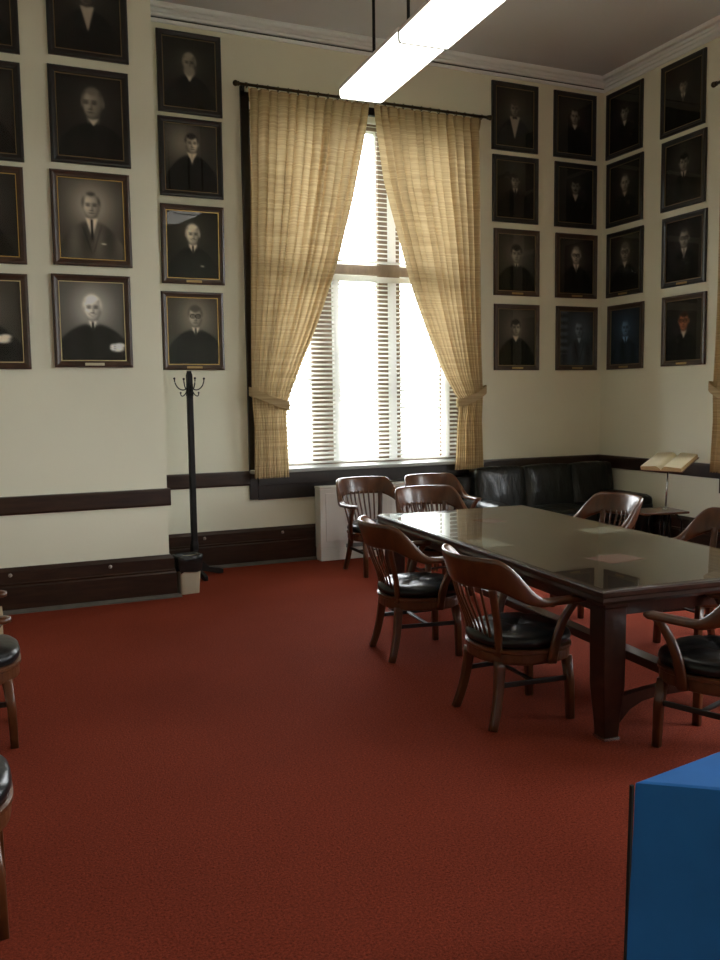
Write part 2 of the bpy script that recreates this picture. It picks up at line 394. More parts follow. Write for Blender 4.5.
    for side, tab, lab in ((-1, LI, 'left'), (1, RI, 'right')):
        if full:
            lb = 'tan linen curtain tied back at the window, the one by the coat rack' if side < 0 else 'tan linen curtain tied back at the window, the one beside the black sofa'
        else:
            lb = 'tan linen curtain on right wall, beside the dictionary stand' if side < 0 else 'second tan linen curtain on the right wall, farther from the corner'
        t = empty('curtain', lb, 'curtain', pl @ Vector((side*.8, -.15, .88)), rotz, 'tied back linen curtains')
        b = new(); NZ, NU, NF = 90, 240, 13; zt, zb = 4.63, (.89 if side < 0 else .875)
        rows = []
        for k in range(NZ+1):
            z = zt+(zb-zt)*k/NZ
            xi, xo = interp(tab, z), interp(OUT, z)*side
            # smooth the piecewise table
            xi = (xi+interp(tab, z+.12)+interp(tab, z-.12))/3 if .3 < k/NZ < .97 and abs(z-1.62) > .05 else xi
            wdt = abs(xo-xi); cinch = math.exp(-((z-1.63)/.16)**2)
            amp = (.016+.026*min(1, wdt/1.1))*(1-.3*cinch)
            row = []
            for j in range(NU+1):
                u = j/NU
                ph = 2*math.pi*NF*(u+.006*math.sin(u*40+1.3*side)+.004*math.sin(z*1.7+u*9))
                top = sm((z-4.45)/.15)
                fold = math.sin(ph)
                fold = (fold*(1-top)+top*(1.6*max(0, math.sin(ph))**5-.35))
                dx = .35*wdt/NF*math.sin(ph*1+1.2)*(1-top)*.5
                y = amp*fold*(.7+.3*math.sin(u*23+side)) - .03*cinch*math.sin(u*math.pi) - .012*math.sin(u*3+z*2)
                if not full and u < .03: y = y*(u/.03)+.13*(1-u/.03)
                x = xo+(xi-xo)*u+dx*(-side)
                if k == NZ: z2 = z+.01*math.sin(ph)
                else: z2 = z
                row.append(b.verts.new((x-side*.8, y, z2-.88)))
            rows.append(row)
        for k in range(NZ):
            for j in range(NU): b.faces.new((rows[k][j], rows[k][j+1], rows[k+1][j+1], rows[k+1][j]))
        obj('drape', b, 'curtain', t, smooth=True)
        # tie back band
        b = new(); pts = []
        xa, xb = 1.34*side-side*.8, (-.955 if side < 0 else 1.0)-side*.8
        za, zb2 = 1.745-.88, 1.60-.88
        loopn = 28
        secs = []
        for i in range(loopn+1):
            a = math.pi*2*i/loopn
            cx, rx = (xa+xb)/2, abs(xa-xb)/2+.012
            x = cx+rx*math.cos(a)*(1 if xb < xa else -1)*-side*1.0
            y = -.075*math.sin(a)-.012
            kx = (x-xa)/(xb-xa); zc = za+(zb2-za)*kx - .015*math.sin(math.pi*max(0, min(1, kx)))
            nx, ny = math.cos(a), -math.sin(a)
            hh = .042
            secs.append([Vector((x, y, zc-hh)), Vector((x, y, zc+hh)), Vector((x+(x-cx)/rx*.006, y+ny*.006, zc+hh)), Vector((x+(x-cx)/rx*.006, y+ny*.006, zc-hh))])
        loft(b, secs[:-1]+[secs[0]], cap=False)
        obj('tie_back', b, 'curtain', t, smooth=False)
window(1, (3.8, YW, 0), 0, 'back wall')
window(2, (XR, CY, 0), R(-90), 'right wall', False)
window(3, (XR, .6, 0), R(-90), 'right wall', False, False)  # unseen window, added to bring daylight into the near part of the room
window(4, (XR, -3.6, 0), R(-90), 'right wall', False, False)  # second unseen window behind the camera, added for more fill daylight

# ---------------------------------------------------------------- pendant fluorescent lights
def rounded_bar(bm, w, l0, l1, z0, z1):
    secs = []
    for y in (l0, l1):
        secs.append([Vector((x, y, z)) for x, z in ((-w, z1), (-w, z0+.03), (-w+.004, z0+.006), (-w+.014, z0), (w-.014, z0), (w-.004, z0+.006), (w, z0+.03), (w, z1))])
    loft(bm, secs)
lr = -.05
lbase = Vector((2.725, 6.10, 3.87)); ld = Vector((math.sin(-lr)*-1, -math.cos(lr), 0))
labs = ['long white fluorescent ceiling light on two rods, the section ending above the curtains', 'second section of the white fluorescent light, running out of the top of the picture']
def ceil_light(p, lab, L=1.1, nrods=(-.45,), group='hanging fluorescent lights'):
    t = empty('pendant_light', lab, 'ceiling light', p, lr, group)
    b = new(); rounded_bar(b, .17, -L+.012, 0, 0, .06); obj('lens', b, 'tube', t)
    for y_ in (-L,):
        b = new(); rounded_bar(b, .176, y_-.003, y_+.012, -.013, .058); obj('end_cap', b, 'ventgrey', t)
    b = new(); box(b, -.175, .175, -L+.006, 0, .06, .085); box(b, -.05, .05, -L+.01, 0, .085, .125); obj('housing', b, 'lamphouse', t, bevel=.004)
    for y in nrods:
        b = new(); cyl(b, (0, y, .125), (0, y, ZC-p[2]-.02), .011, seg=10); cyl(b, (0, y, ZC-p[2]-.03), (0, y, ZC-p[2]), .05, .03, 16); obj('rod', b, 'iron', t)
    return t
ceil_light(tuple(lbase), labs[0], 1.1, (-.26, -.86))
ceil_light(tuple(lbase+ld*1.102+Vector((0, 0, -.012))), labs[1], 1.1, (-.75,))

# ---------------------------------------------------------------- portraits
def paint(P, W=56, H=70):
    """tone image (H x W x 3, sRGB) of a bust portrait print; rows from the top"""
    v, u = np.mgrid[0:H, 0:W]; u = (u+.5)/W; v = (v+.5)/H*1.22          # u 0..1, v 0..1.22 down, square units
    rng = np.random.RandomState(P.get('seed', 1))
    g = P.get('bg', .20)*1.2+.04; t = np.full((H, W), g)
    hx, hy, hr = P.get('hx', .5), P.get('hy', .42), P.get('hr', .125)    # head centre and half width
    gx = P.get('gx', hx); d = np.hypot(u-gx, (v-hy)*.9); t = t*(.65+P.get('glow', .6)*np.exp(-(d/.32)**2))
    def soft(x, e=.012): return 1/(1+np.exp(-np.clip(x/e, -40, 40)))
    # body
    top = hy+hr*1.52; sh = P.get('sh', .36); bx = hx+P.get('bdx', 0)
    prof = top+hr*.30+ .20*np.clip(np.abs(u-bx)/sh, 0, 2)**2.2
    neck = np.maximum(prof-.0, 0)
    body = soft(v-prof)*soft(sh*1.1-np.abs(u-bx)+ (v-top)*.25, .02)
    suit = P.get('suit', .09)
    tt = suit*(1+.25*np.sin((u-bx)*18)*np.exp(-((v-top-.3)/.3)**2))
    t = t*(1-body)+tt*body
    # lapels
    if P.get('lapel', 1):
        lp = soft(.010-np.abs(np.abs(u-bx)-(.17-(v-top)*.30)), .005)*soft(v-top-.12, .01)*soft(top+.5-v, .02)*body
        t = t*(1-lp*.35)
    # neck
    nk = soft(hr*.62-np.abs(u-hx), .008)*soft(v-hy)*soft(top+.06-v, .01)
    sk = P.get('skin', .62); t = t*(1-nk)+sk*.62*nk
    # shirt V
    vd = P.get('vdepth', .20); vw = P.get('vw', .10)
    vv = soft(vw*(1-(v-top)/vd)-np.abs(u-bx*.5-hx*.5), .006)*soft(v-top+.01, .006)*soft(top+vd-v, .01)
    t = t*(1-vv)+P.get('shirt', .80)*vv
    # tie
    tw = P.get('tie', None)
    if tw is not None:
        ty = soft(.018+.02*(v-top)-np.abs(u-bx*.5-hx*.5), .004)*soft(v-top-.01, .006)*soft(top+vd*1.05-v, .02)
        t = t*(1-ty)+tw*ty
    if P.get('bow'):
        bw = soft(.055-np.abs(u-hx), .006)*soft(.014+.25*np.abs(u-hx)*.5-np.abs(v-top-.02), .004); t = t*(1-bw)+.06*bw
    # head
    turn = P.get('turn', 0); hh = hr*1.36
    e = np.hypot((u-hx)/hr, (v-hy)/hh)
    jaw = np.hypot((u-hx-turn*.01)/(hr*.86), (v-hy-hh*.25)/(hh*.86))
    head = np.maximum(soft(1-e, .06), soft(1-jaw, .06))
    lx = P.get('light', -1)
    shade = sk*(1-.35*np.clip(np.minimum(e, jaw), 0, 1)**5)*(1-.32*np.clip((u-hx)/hr*-lx*-1*-1 if False else (u-hx)/hr*(-lx), -1, 1)*.9)*(1-.18*np.clip((v-hy)/hh, 0, 1))
    t = t*(1-head)+shade*head
    ear = soft(1-np.hypot((np.abs(u-hx)-hr*1.0)/(hr*.16), (v-hy-.01)/(hr*.34)), .15)*(.8); t = t*(1-ear)+sk*.75*ear
    # hair
    hc = P.get('hair', .25); hl = P.get('hairline', .45)
    if hl is not None:
        capm = soft(1.10-np.hypot((u-hx)/hr, (v-hy)/hh), .06)*soft((hy-hh*hl+ .22*hr*np.cos((u-hx)/hr*3+P.get('part', 0)))-v, .010)
        t = t*(1-capm)+hc*capm
    sidem = soft(1.10-np.hypot((u-hx)/hr, (v-hy)/hh), .06)*soft(np.abs(u-hx)/hr-.80, .07)*soft(hy-.01-v, .02)*soft(v-(hy-hh*.9), .02)
    t = t*(1-sidem*.9)+hc*sidem*.9
    fx = hx+turn*hr*.25
    for sg in (-1, 1):
        ex = fx+sg*hr*.38
        br = soft(1-np.hypot((u-ex)/(hr*.30), (v-hy+hr*.22)/(hr*.10)), .2); t = t*(1-br*.45)+.15*br*.45
        ey = soft(1-np.hypot((u-ex)/(hr*.26), (v-hy-.0)/(hr*.15)), .25); t = t*(1-ey*.6)+.10*ey*.6
        if P.get('glasses'):
            rg = np.hypot((u-ex)/(hr*.34), (v-hy)/(hr*.28)); gm = np.exp(-((rg-1)/.20)**2); t = t*(1-gm*.75)+.07*gm*.75
    ns = soft(1-np.hypot((u-fx-.12*hr*-lx)/(hr*.12), (v-hy-hr*.38)/(hr*.30)), .25); t = t*(1-ns*.25)
    nb = soft(1-np.hypot((u-fx)/(hr*.22), (v-hy-hr*.58)/(hr*.07)), .25); t = t*(1-nb*.4)
    mo = soft(1-np.hypot((u-fx)/(hr*(.42 if P.get('smile') else .30)), (v-hy-hr*.88+(.25*((u-fx)/hr)**2*hr*4 if P.get('smile') else 0))/(hr*.08)), .25); t = t*(1-mo*.55)+.14*mo*.55
    if P.get('smile'):
        th = soft(1-np.hypot((u-fx)/(hr*.26), (v-hy-hr*.86)/(hr*.05)), .3); t = t*(1-th*.6)+.85*th*.6
    if P.get('mustache'):
        mm = soft(1-np.hypot((u-fx)/(hr*.42), (v-hy-hr*.72)/(hr*.12)), .2); t = t*(1-mm)+P['mustache']*mm*2
    if P.get('beard'):
        bb = soft(1-np.hypot((u-fx)/(hr*.85), (v-hy-hr*1.2)/(hr*.75)), .12); t = t*(1-bb)+P['beard']*bb
    if P.get('pocket'):
        pk = soft(.035-np.abs(u-bx-P.get('pkx', .17)), .006)*soft(.010-np.abs(v-top-.36-(u-bx)*.05), .004); t = t*(1-pk)+.75*pk
    if P.get('hand'):
        hsx, hsy = P.get('hs', (0, 0))
        for (qx, qy, qa, qb) in ((.86+hsx, 1.02+hsy, .10, .045), (.80+hsx, 1.00+hsy, .05, .05), (.90+hsx, .97+hsy, .08, .035)):
            hm = soft(1-np.hypot((u-qx)/qa, (v-qy)/qb), .15); t = t*(1-hm)+(.85-.3*(qy-.97)*8*0)*hm
        for q in (.985, 1.02, 1.05):
            fm = soft(.004-np.abs(v-q-(u-.82)*-.25), .003)*soft(.06-np.abs(u-.80), .01); t = t*(1-fm*.5)
    if P.get('handl'):
        hm = soft(1-np.hypot((u-.10)/.12, (v-.97)/.05), .15); t = t*(1-hm)+.6*hm
    if P.get('books'):
        bk = soft(.24-u, .02)*(.5+.5*np.sin(v*40))*.18; t = t+bk*(v < .95)
    t = np.clip(t, 0.01, 1)*(P.get('dim', 1.0)*.5+.5)*1.32
    tint = np.array(P.get('tint', (1.0, .95, .86)))
    rgb = t[..., None]*tint
    if P.get('color'):                                                  # painted portrait: warm face
        k = np.clip(head+ear, 0, 1)[..., None]; rgb = rgb*(1-k)+rgb*k*np.array((1.15, .78, .62))
    if P.get('cool'):
        rgb = rgb*np.array(P['cool'])
    return np.clip(rgb, 0, 1)

FW, FH = .61, .735
def portrait(x, zt, plane, P, lab, fm='frameblack', liner='golddull', plate=None, w=FW, h=FH):
    if plane == 'back': loc, rz = (x, YW, zt-h), 0
    elif plane == 'proj': loc, rz = (x, YP, zt-h), 0
    else: loc, rz = (XR, x, zt-h), R(-90)
    t = empty('framed_portrait', lab, 'framed portrait', loc, rz, 'framed portraits on the walls')
    # local: x along wall centred, y toward the room negative, z up from bottom edge
    fwid = .052; b = new()
    prof = [(0, 0), (0, -.020), (.006, -.028), (.020, -.030), (.034, -.024), (.046, -.022), (fwid, -.014), (fwid, 0)]     # inset from the outer edge, depth
    secs = []
    for (sx, sz) in ((-1, -1), (1, -1), (1, 1), (-1, 1), (-1, -1)):
        secs.append([Vector((sx*(w/2-d), y-.004, (h/2)+sz*(h/2-d))) for d, y in prof])
    loft(b, secs, cap=False); bmesh.ops.remove_doubles(b, verts=b.verts[:], dist=1e-5)
    obj('frame', b, fm, t)
    b = new(); iw, ih = w/2-fwid, h/2-fwid
    for a0, a1, c0, c1 in ((-iw, iw, -ih, -ih+.006), (-iw, iw, ih-.006, ih), (-iw, -iw+.006, -ih+.006, ih-.006), (iw-.006, iw, -ih+.006, ih-.006)):
        box(b, a0, a1, -.019, -.012, h/2+c0, h/2+c1)
    obj('gold_liner', b, liner, t)
    W_, H_ = 56, 70
    b = new(); cl = paint(P, W_, H_); lay = b.verts.layers.float_color.new('Col')
    g = []
    for j in range(H_):
        row = []
        for i in range(W_):
            vv = b.verts.new((-iw+2*iw*i/(W_-1), -.009, h/2+ih-2*ih*j/(H_-1)))
            r_, g_, b_ = lin(cl[j, i]); vv[lay] = (r_, g_, b_, 1); row.append(vv)
        g.append(row)
    for j in range(H_-1):
        for i in range(W_-1): b.faces.new((g[j][i], g[j][i+1], g[j+1][i+1], g[j+1][i]))
    vs = [b.verts.new(p) for p in ((-iw, -.005, h/2-ih), (iw, -.005, h/2-ih), (iw, -.005, h/2+ih), (-iw, -.005, h/2+ih))]
    b.faces.new(vs[::-1])
    obj('photograph', b, 'print', t)
    b = new(); box(b, -iw+.009, iw-.009, -.0155, -.0135, h/2-ih+.009, h/2+ih-.009); obj('picture_glass', b, 'pictureglass', t)
    if plate:
        b = new(); box(b, -.075, .075, -.037, -.031, .014, .036); obj('nameplate', b, plate, t, bevel=.002)
    return t
D1, D2, D3 = .48, .55, .66
# projection wall, outermost column (mostly out of frame)
x0c = .43-.305
portrait(x0c, 5.055, 'proj', dict(dim=.35, seed=11), 'very dark framed portrait at the top left corner of the picture, cut by the edge', w=FW, h=.74)
portrait(x0c-.005, 4.25, 'proj', dict(dim=.4, seed=12), 'dim framed portrait cut by the left edge, second from the top of its column')
portrait(x0c-.02, 3.475, 'proj', dict(dim=.55, seed=13, hx=.4), 'dim framed portrait cut by the left edge, above one whose sitter shows a hand', 'framebrown', 'goldliner')
portrait(x0c-.025, 2.665, 'proj', dict(dim=.8, seed=14, hx=.42, hy=.4, suit=.10, sh=.44, bg=.26, hand=1, hs=(-.15, -.14)), 'brown framed portrait at left edge with bright gold liner, lowest in its column', 'framebrown', 'goldpale')
# projection wall, second column
x1 = .905
portrait(x1+.035, 5.075, 'proj', dict(dim=.5, hy=.36, bg=.15, beard=0, vdepth=.36, vw=.10, shirt=.75, hair=.45, skin=.45, seed=1, turn=-.5), 'dark framed portrait with a long white shirt front, cut by the top edge', h=.725)
portrait(x1+.022, 4.275, 'proj', dict(dim=.62, hx=.55, hy=.40, hr=.155, bg=.14, glow=.35, hair=.45, hairline=.7, suit=.07, vw=.07, vdepth=.10, turn=-1, skin=.58, light=-1, seed=2, lapel=0, sh=.42), 'black framed portrait of a grey-haired man turned left in a dark coat')
portrait(x1+.004, 3.485, 'proj', dict(dim=.9, hy=.40, hr=.13, bg=.30, glow=.9, hair=.18, hairline=.95, suit=.28, tie=.08, vw=.09, vdepth=.30, sh=.36, pocket=1, skin=.66, seed=3, light=-1), 'framed portrait of a bald man in a grey suit, dark tie and white pocket square', 'framebrown', 'goldliner')
portrait(x1-.02, 2.68, 'proj', dict(dim=1.1, hy=.40, hr=.135, bg=.33, glow=.7, hair=.80, hairline=.55, suit=.08, tie=.07, vw=.06, vdepth=.16, sh=.44, smile=1, hand=1, skin=.74, seed=4, tint=(1, .98, .93), lapel=0), 'brown framed portrait of a smiling white-haired man in a black robe resting his hand', 'framebrown', 'goldpale', 'silverplate')
# window wall, column beside the coat rack
x2 = 1.975
portrait(x2+.01, 5.10, 'back', dict(dim=.62, hy=.42, hr=.12, bg=.16, glow=.5, hair=.60, hairline=.6, beard=.55, vw=.08, vdepth=.15, suit=.09, skin=.55, seed=5), 'dark framed portrait of a white-bearded man, top of the column above the coat rack', h=.74)
portrait(x2, 4.32, 'back', dict(dim=.85, hx=.52, hy=.34, hr=.12, bg=.20, glow=1.0, gx=.35, hair=.12, hairline=.55, vw=.085, vdepth=.16, tie=.7, suit=.06, skin=.70, seed=6, turn=.4, light=1), 'black framed portrait of a dark-haired man with a stiff white collar and glowing backdrop', h=.725)
portrait(x2-.01, 3.515, 'back', dict(dim=.95, hx=.5, hy=.42, hr=.125, bg=.12, glow=.6, hair=.80, hairline=.6, vw=.07, vdepth=.17, tie=.10, suit=.06, skin=.75, seed=7, turn=.3, smile=1, pocket=1), 'framed portrait of a white-haired smiling man, the lamp reflected in its glass', 'framebrown', 'goldliner', 'brass', h=.735).rotation_euler.x = R(2.2)
portrait(x2-.03, 2.705, 'back', dict(dim=.95, hx=.55, hy=.34, hr=.135, bg=.26, glow=.8, hair=.28, hairline=.5, vw=.07, vdepth=.16, tie=.10, suit=.055, skin=.62, seed=8, glasses=1, sh=.42, lapel=0), 'framed portrait of a man in glasses and black robe, just above the coat rack', 'framebrown', 'goldliner', 'brass', w=.60, h=.745)
# window wall right of the window
xa, xb = 5.635, 6.455
rows = [(5.105, .73), (4.325, .725), (3.53, .735), (2.70, .74)]
A = [(dict(dim=.55, hx=.5, hy=.42, hr=.115, bg=.17, hair=.3, beard=0, vw=.13, vdepth=.46, shirt=.62, bow=1, skin=.5, seed=21, suit=.08), 'dark framed portrait with a broad white shirt front, right of the curtain rod'),
     (dict(dim=.5, hy=.42, hr=.105, bg=.13, hair=.15, tie=.08, vw=.06, vdepth=.15, seed=22), 'dim framed portrait of a thin-faced man in a tie, second from top beside the curtain'),
     (dict(dim=.62, hy=.42, hr=.135, bg=.24, hair=.14, vw=.05, vdepth=.12, suit=.09, sh=.42, seed=23, lapel=0, tie=.1), 'framed portrait of a young man in a robe, third from top beside the curtain'),
     (dict(dim=.62, hx=.48, hy=.40, hr=.12, bg=.24, hair=.12, vw=.07, vdepth=.13, suit=.08, seed=24, turn=.4, light=1), 'framed portrait of a dark-haired man turned right, lowest beside the curtain')]
for (P, lab), (zt, h), dx in zip(A, rows, (-.015, -.005, .015, .02)): portrait(xa+dx, zt, 'back', P, lab, 'frameblack' if zt > 4 else 'framebrown', 'golddull', None if zt > 4 else 'brass', w=.605, h=h)
Bq = [(dict(dim=.5, hy=.40, hr=.12, bg=.13, hair=.15, hairline=.8, vw=.06, vdepth=.12, seed=25, skin=.62), 'dim framed portrait of a balding man, topmost on the window wall beside the corner'),
      (dict(dim=.45, hy=.40, hr=.12, bg=.11, hair=.15, vw=.07, vdepth=.16, seed=26, mustache=.12, skin=.6), 'dim framed portrait of a moustached man, second from top, left of the corner'),
      (dict(dim=.62, hy=.37, hr=.13, bg=.15, hair=.5, hairline=.85, vw=.08, vdepth=.17, tie=.35, suit=.07, glasses=1, seed=27, skin=.72), 'framed portrait of bald man in glasses, light tie, third down left of corner'),
      (dict(dim=.6, hx=.58, hy=.40, hr=.13, bg=.28, hair=.4, hairline=.8, vw=.05, vdepth=.12, suit=.30, books=1, seed=28, cool=(.75, .9, 1.1)), 'framed portrait with bookshelf behind a pale man, lowest and left of the corner')]
for (P, lab), (zt, h), dx in zip(Bq, rows, (-.02, 0, .02, .035)): portrait(xb+dx, zt, 'back', P, lab, 'frameblack' if zt > 4 else 'framebrown', 'golddull', None if zt > 4 else 'brass', w=.59, h=h)
# right wall
yc, yd = 8.02, 7.12
Cq = [(dict(dim=.42, hy=.42, hr=.12, bg=.12, hair=.2, vw=.05, vdepth=.13, seed=31), 'dim framed portrait, topmost in the first column right of the corner'),
      (dict(dim=.55, hy=.42, hr=.13, bg=.12, hair=.3, hairline=.95, vw=.05, vdepth=.12, seed=32, skin=.66), 'framed portrait of a bald man in black, second down right of the corner'),
      (dict(dim=.55, hy=.37, hr=.14, bg=.17, hair=.38, glasses=1, vw=.06, vdepth=.14, seed=33, suit=.08), 'framed portrait of a grey-haired man in glasses, third down right of the corner'),
      (dict(dim=.75, hy=.42, hr=.13, bg=.20, hair=.35, hairline=.85, vw=.09, vdepth=.16, suit=.18, tie=.12, seed=34, smile=1, cool=(.62, .85, 1.2)), 'bluish framed portrait of a smiling bald man, lowest right of the corner')]
for (P, lab), (zt, h), dy in zip(Cq, rows, (.03, .01, -.01, -.04)): portrait(yc+dy, zt, 'right', P, lab, 'frameblack' if zt > 3 else 'framebrown', 'golddull', None if zt > 3.6 else 'brass', w=.60, h=h)
Dq = [(dict(dim=.38, hy=.42, hr=.10, bg=.11, hair=.15, vw=.05, vdepth=.16, tie=.3, seed=35), 'very dim framed portrait, topmost beside the right-hand curtain'),
      (dict(dim=.45, hy=.42, hr=.12, bg=.16, hair=.08, vw=.07, vdepth=.16, tie=.07, seed=36, suit=.13), 'dim framed portrait of a dark-haired man in a suit, second down beside the right-hand curtain'),
      (dict(dim=.5, hy=.38, hr=.13, bg=.12, hair=.3, hairline=.8, glasses=1, vw=.07, vdepth=.18, tie=.4, seed=37, suit=.10), 'framed portrait of an elderly man in glasses, third down beside the right-hand curtain'),
      (dict(dim=.62, hx=.5, hy=.42, hr=.135, bg=.09, hair=.20, vw=.06, vdepth=.15, suit=.07, seed=38, color=1, glasses=1, turn=-.4), 'coloured framed portrait of a ruddy-faced man in glasses, lowest beside the right-hand curtain')]
for (P, lab), (zt, h), dy in zip(Dq, rows, (.04, .01, -.02, -.04)): portrait(yd+dy, zt+.005, 'right', P, lab, 'frameblack' if zt > 3 else 'framebrown', 'golddull', None if zt > 3.6 else 'brass', w=.62, h=h)

# ---------------------------------------------------------------- conference table
TA = Vector((2.631, 3.191, 0)); TL, TW, TR = 2.953, 1.307, .068
tc_ = TA + Vector((math.cos(TR), -math.sin(TR), 0))*TW/2 + Vector((math.sin(TR), math.cos(TR), 0))*TL/2
tab = empty('conference_table', 'large dark wooden conference table with a glass-covered top', 'table', tuple(tc_), -TR)
b = new()
hw, hl = TW/2, TL/2
def rectring(w_, l_, z): return [Vector((-w_, -l_, z)), Vector((w_, -l_, z)), Vector((w_, l_, z)), Vector((-w_, l_, z))]
loft(b, [rectring(hw-.03, hl-.03, .685), rectring(hw-.008, hl-.008, .690), rectring(hw-.002, hl-.002, .705), rectring(hw-.004, hl-.004, .722), rectring(hw, hl, .730), rectring(hw, hl, .748), rectring(hw-.008, hl-.008, .756)])
obj('tabletop', b, 'tablewood', tab)
b = new(); box(b, -hw+.022, hw-.022, -hl+.022, hl-.022, .7585, .7645); obj('glass_top', b, 'tableglass', tab)
b = new(); ia = .12
box(b, -hw+ia, hw-ia, -hl+ia, -hl+ia+.025, .60, .685); box(b, -hw+ia, hw-ia, hl-ia-.025, hl-ia, .60, .685)
box(b, -hw+ia, -hw+ia+.025, -hl+ia+.025, hl-ia-.025, .60, .685); box(b, hw-ia-.025, hw-ia, -hl+ia+.025, hl-ia-.025, .60, .685)
obj('apron', b, 'tablewood', tab, bevel=.003)
LI_ = .105
for sx in (-1, 1):
    for sy in (-1, 1):
        b = new(); cx, cy = sx*(hw-LI_), sy*(hl-LI_)
        def sq(h_, z): return [Vector((cx-h_, cy-h_, z)), Vector((cx+h_, cy-h_, z)), Vector((cx+h_, cy+h_, z)), Vector((cx-h_, cy+h_, z))]
        loft(b, [sq(.041, .012), sq(.046, .10), sq(.058, .24), sq(.060, .28), sq(.062, .66), sq(.070, .665), sq(.070, .6848)])
        lg = obj('leg', b, 'tablewood', tab, bevel=.004)
        b = new(); loft(b, [sq(.047, 0), sq(.045, .014)]); f = obj('foot_cap', b, 'chrome', lg)
# lower frame: end stretchers with arched brackets and one long stretcher
for sy in (-1, 1):
    y = sy*(hl-LI_); b = new()
    n = 14; top, bot = [], []
    secs = []
    for i in range(n+1):
        u = -1+2*i/n; x = u*(hw-LI_-.050)
        zt_ = .24-.04*abs(u)**2; zb_ = .18-.12*abs(u)**6
        secs.append([Vector((x, y-.02, zb_)), Vector((x, y+.02, zb_)), Vector((x, y+.02, zt_)), Vector((x, y-.02, zt_))])
    loft(b, secs); obj('end_stretcher', b, 'tablewood', tab)
b = new(); box(b, -.045, .045, -hl+LI_+.0205, hl-LI_-.0205, .185, .235); obj('long_stretcher', b, 'tablewood', tab, bevel=.004)
# papers under / on the glass
for (px, py, sx, sy, rz, mk, lab) in ((3.86, 4.68, .28, .216, .1, 'manila', 'pale sheet of paper on the table near the far right chair'), (2.885, 4.60, .216, .28, -.05, 'manila', 'pale sheet of paper on the table beside the middle left chair'),
                                  (3.42, 5.43, .17, .20, .1, 'pink', 'reddish sheet of paper on the far part of the table'), (3.24, 3.83, .26, .20, .12, 'pink', 'reddish sheet of paper on the near part of the table')):
    b = new(); box(b, -sx/2, sx/2, -sy/2, sy/2, 0, .0012)
    tag(obj('paper_sheet', b, mk, loc=(px, py, .7562), rotz=rz), lab, 'paper', 'sheets of paper on the table')

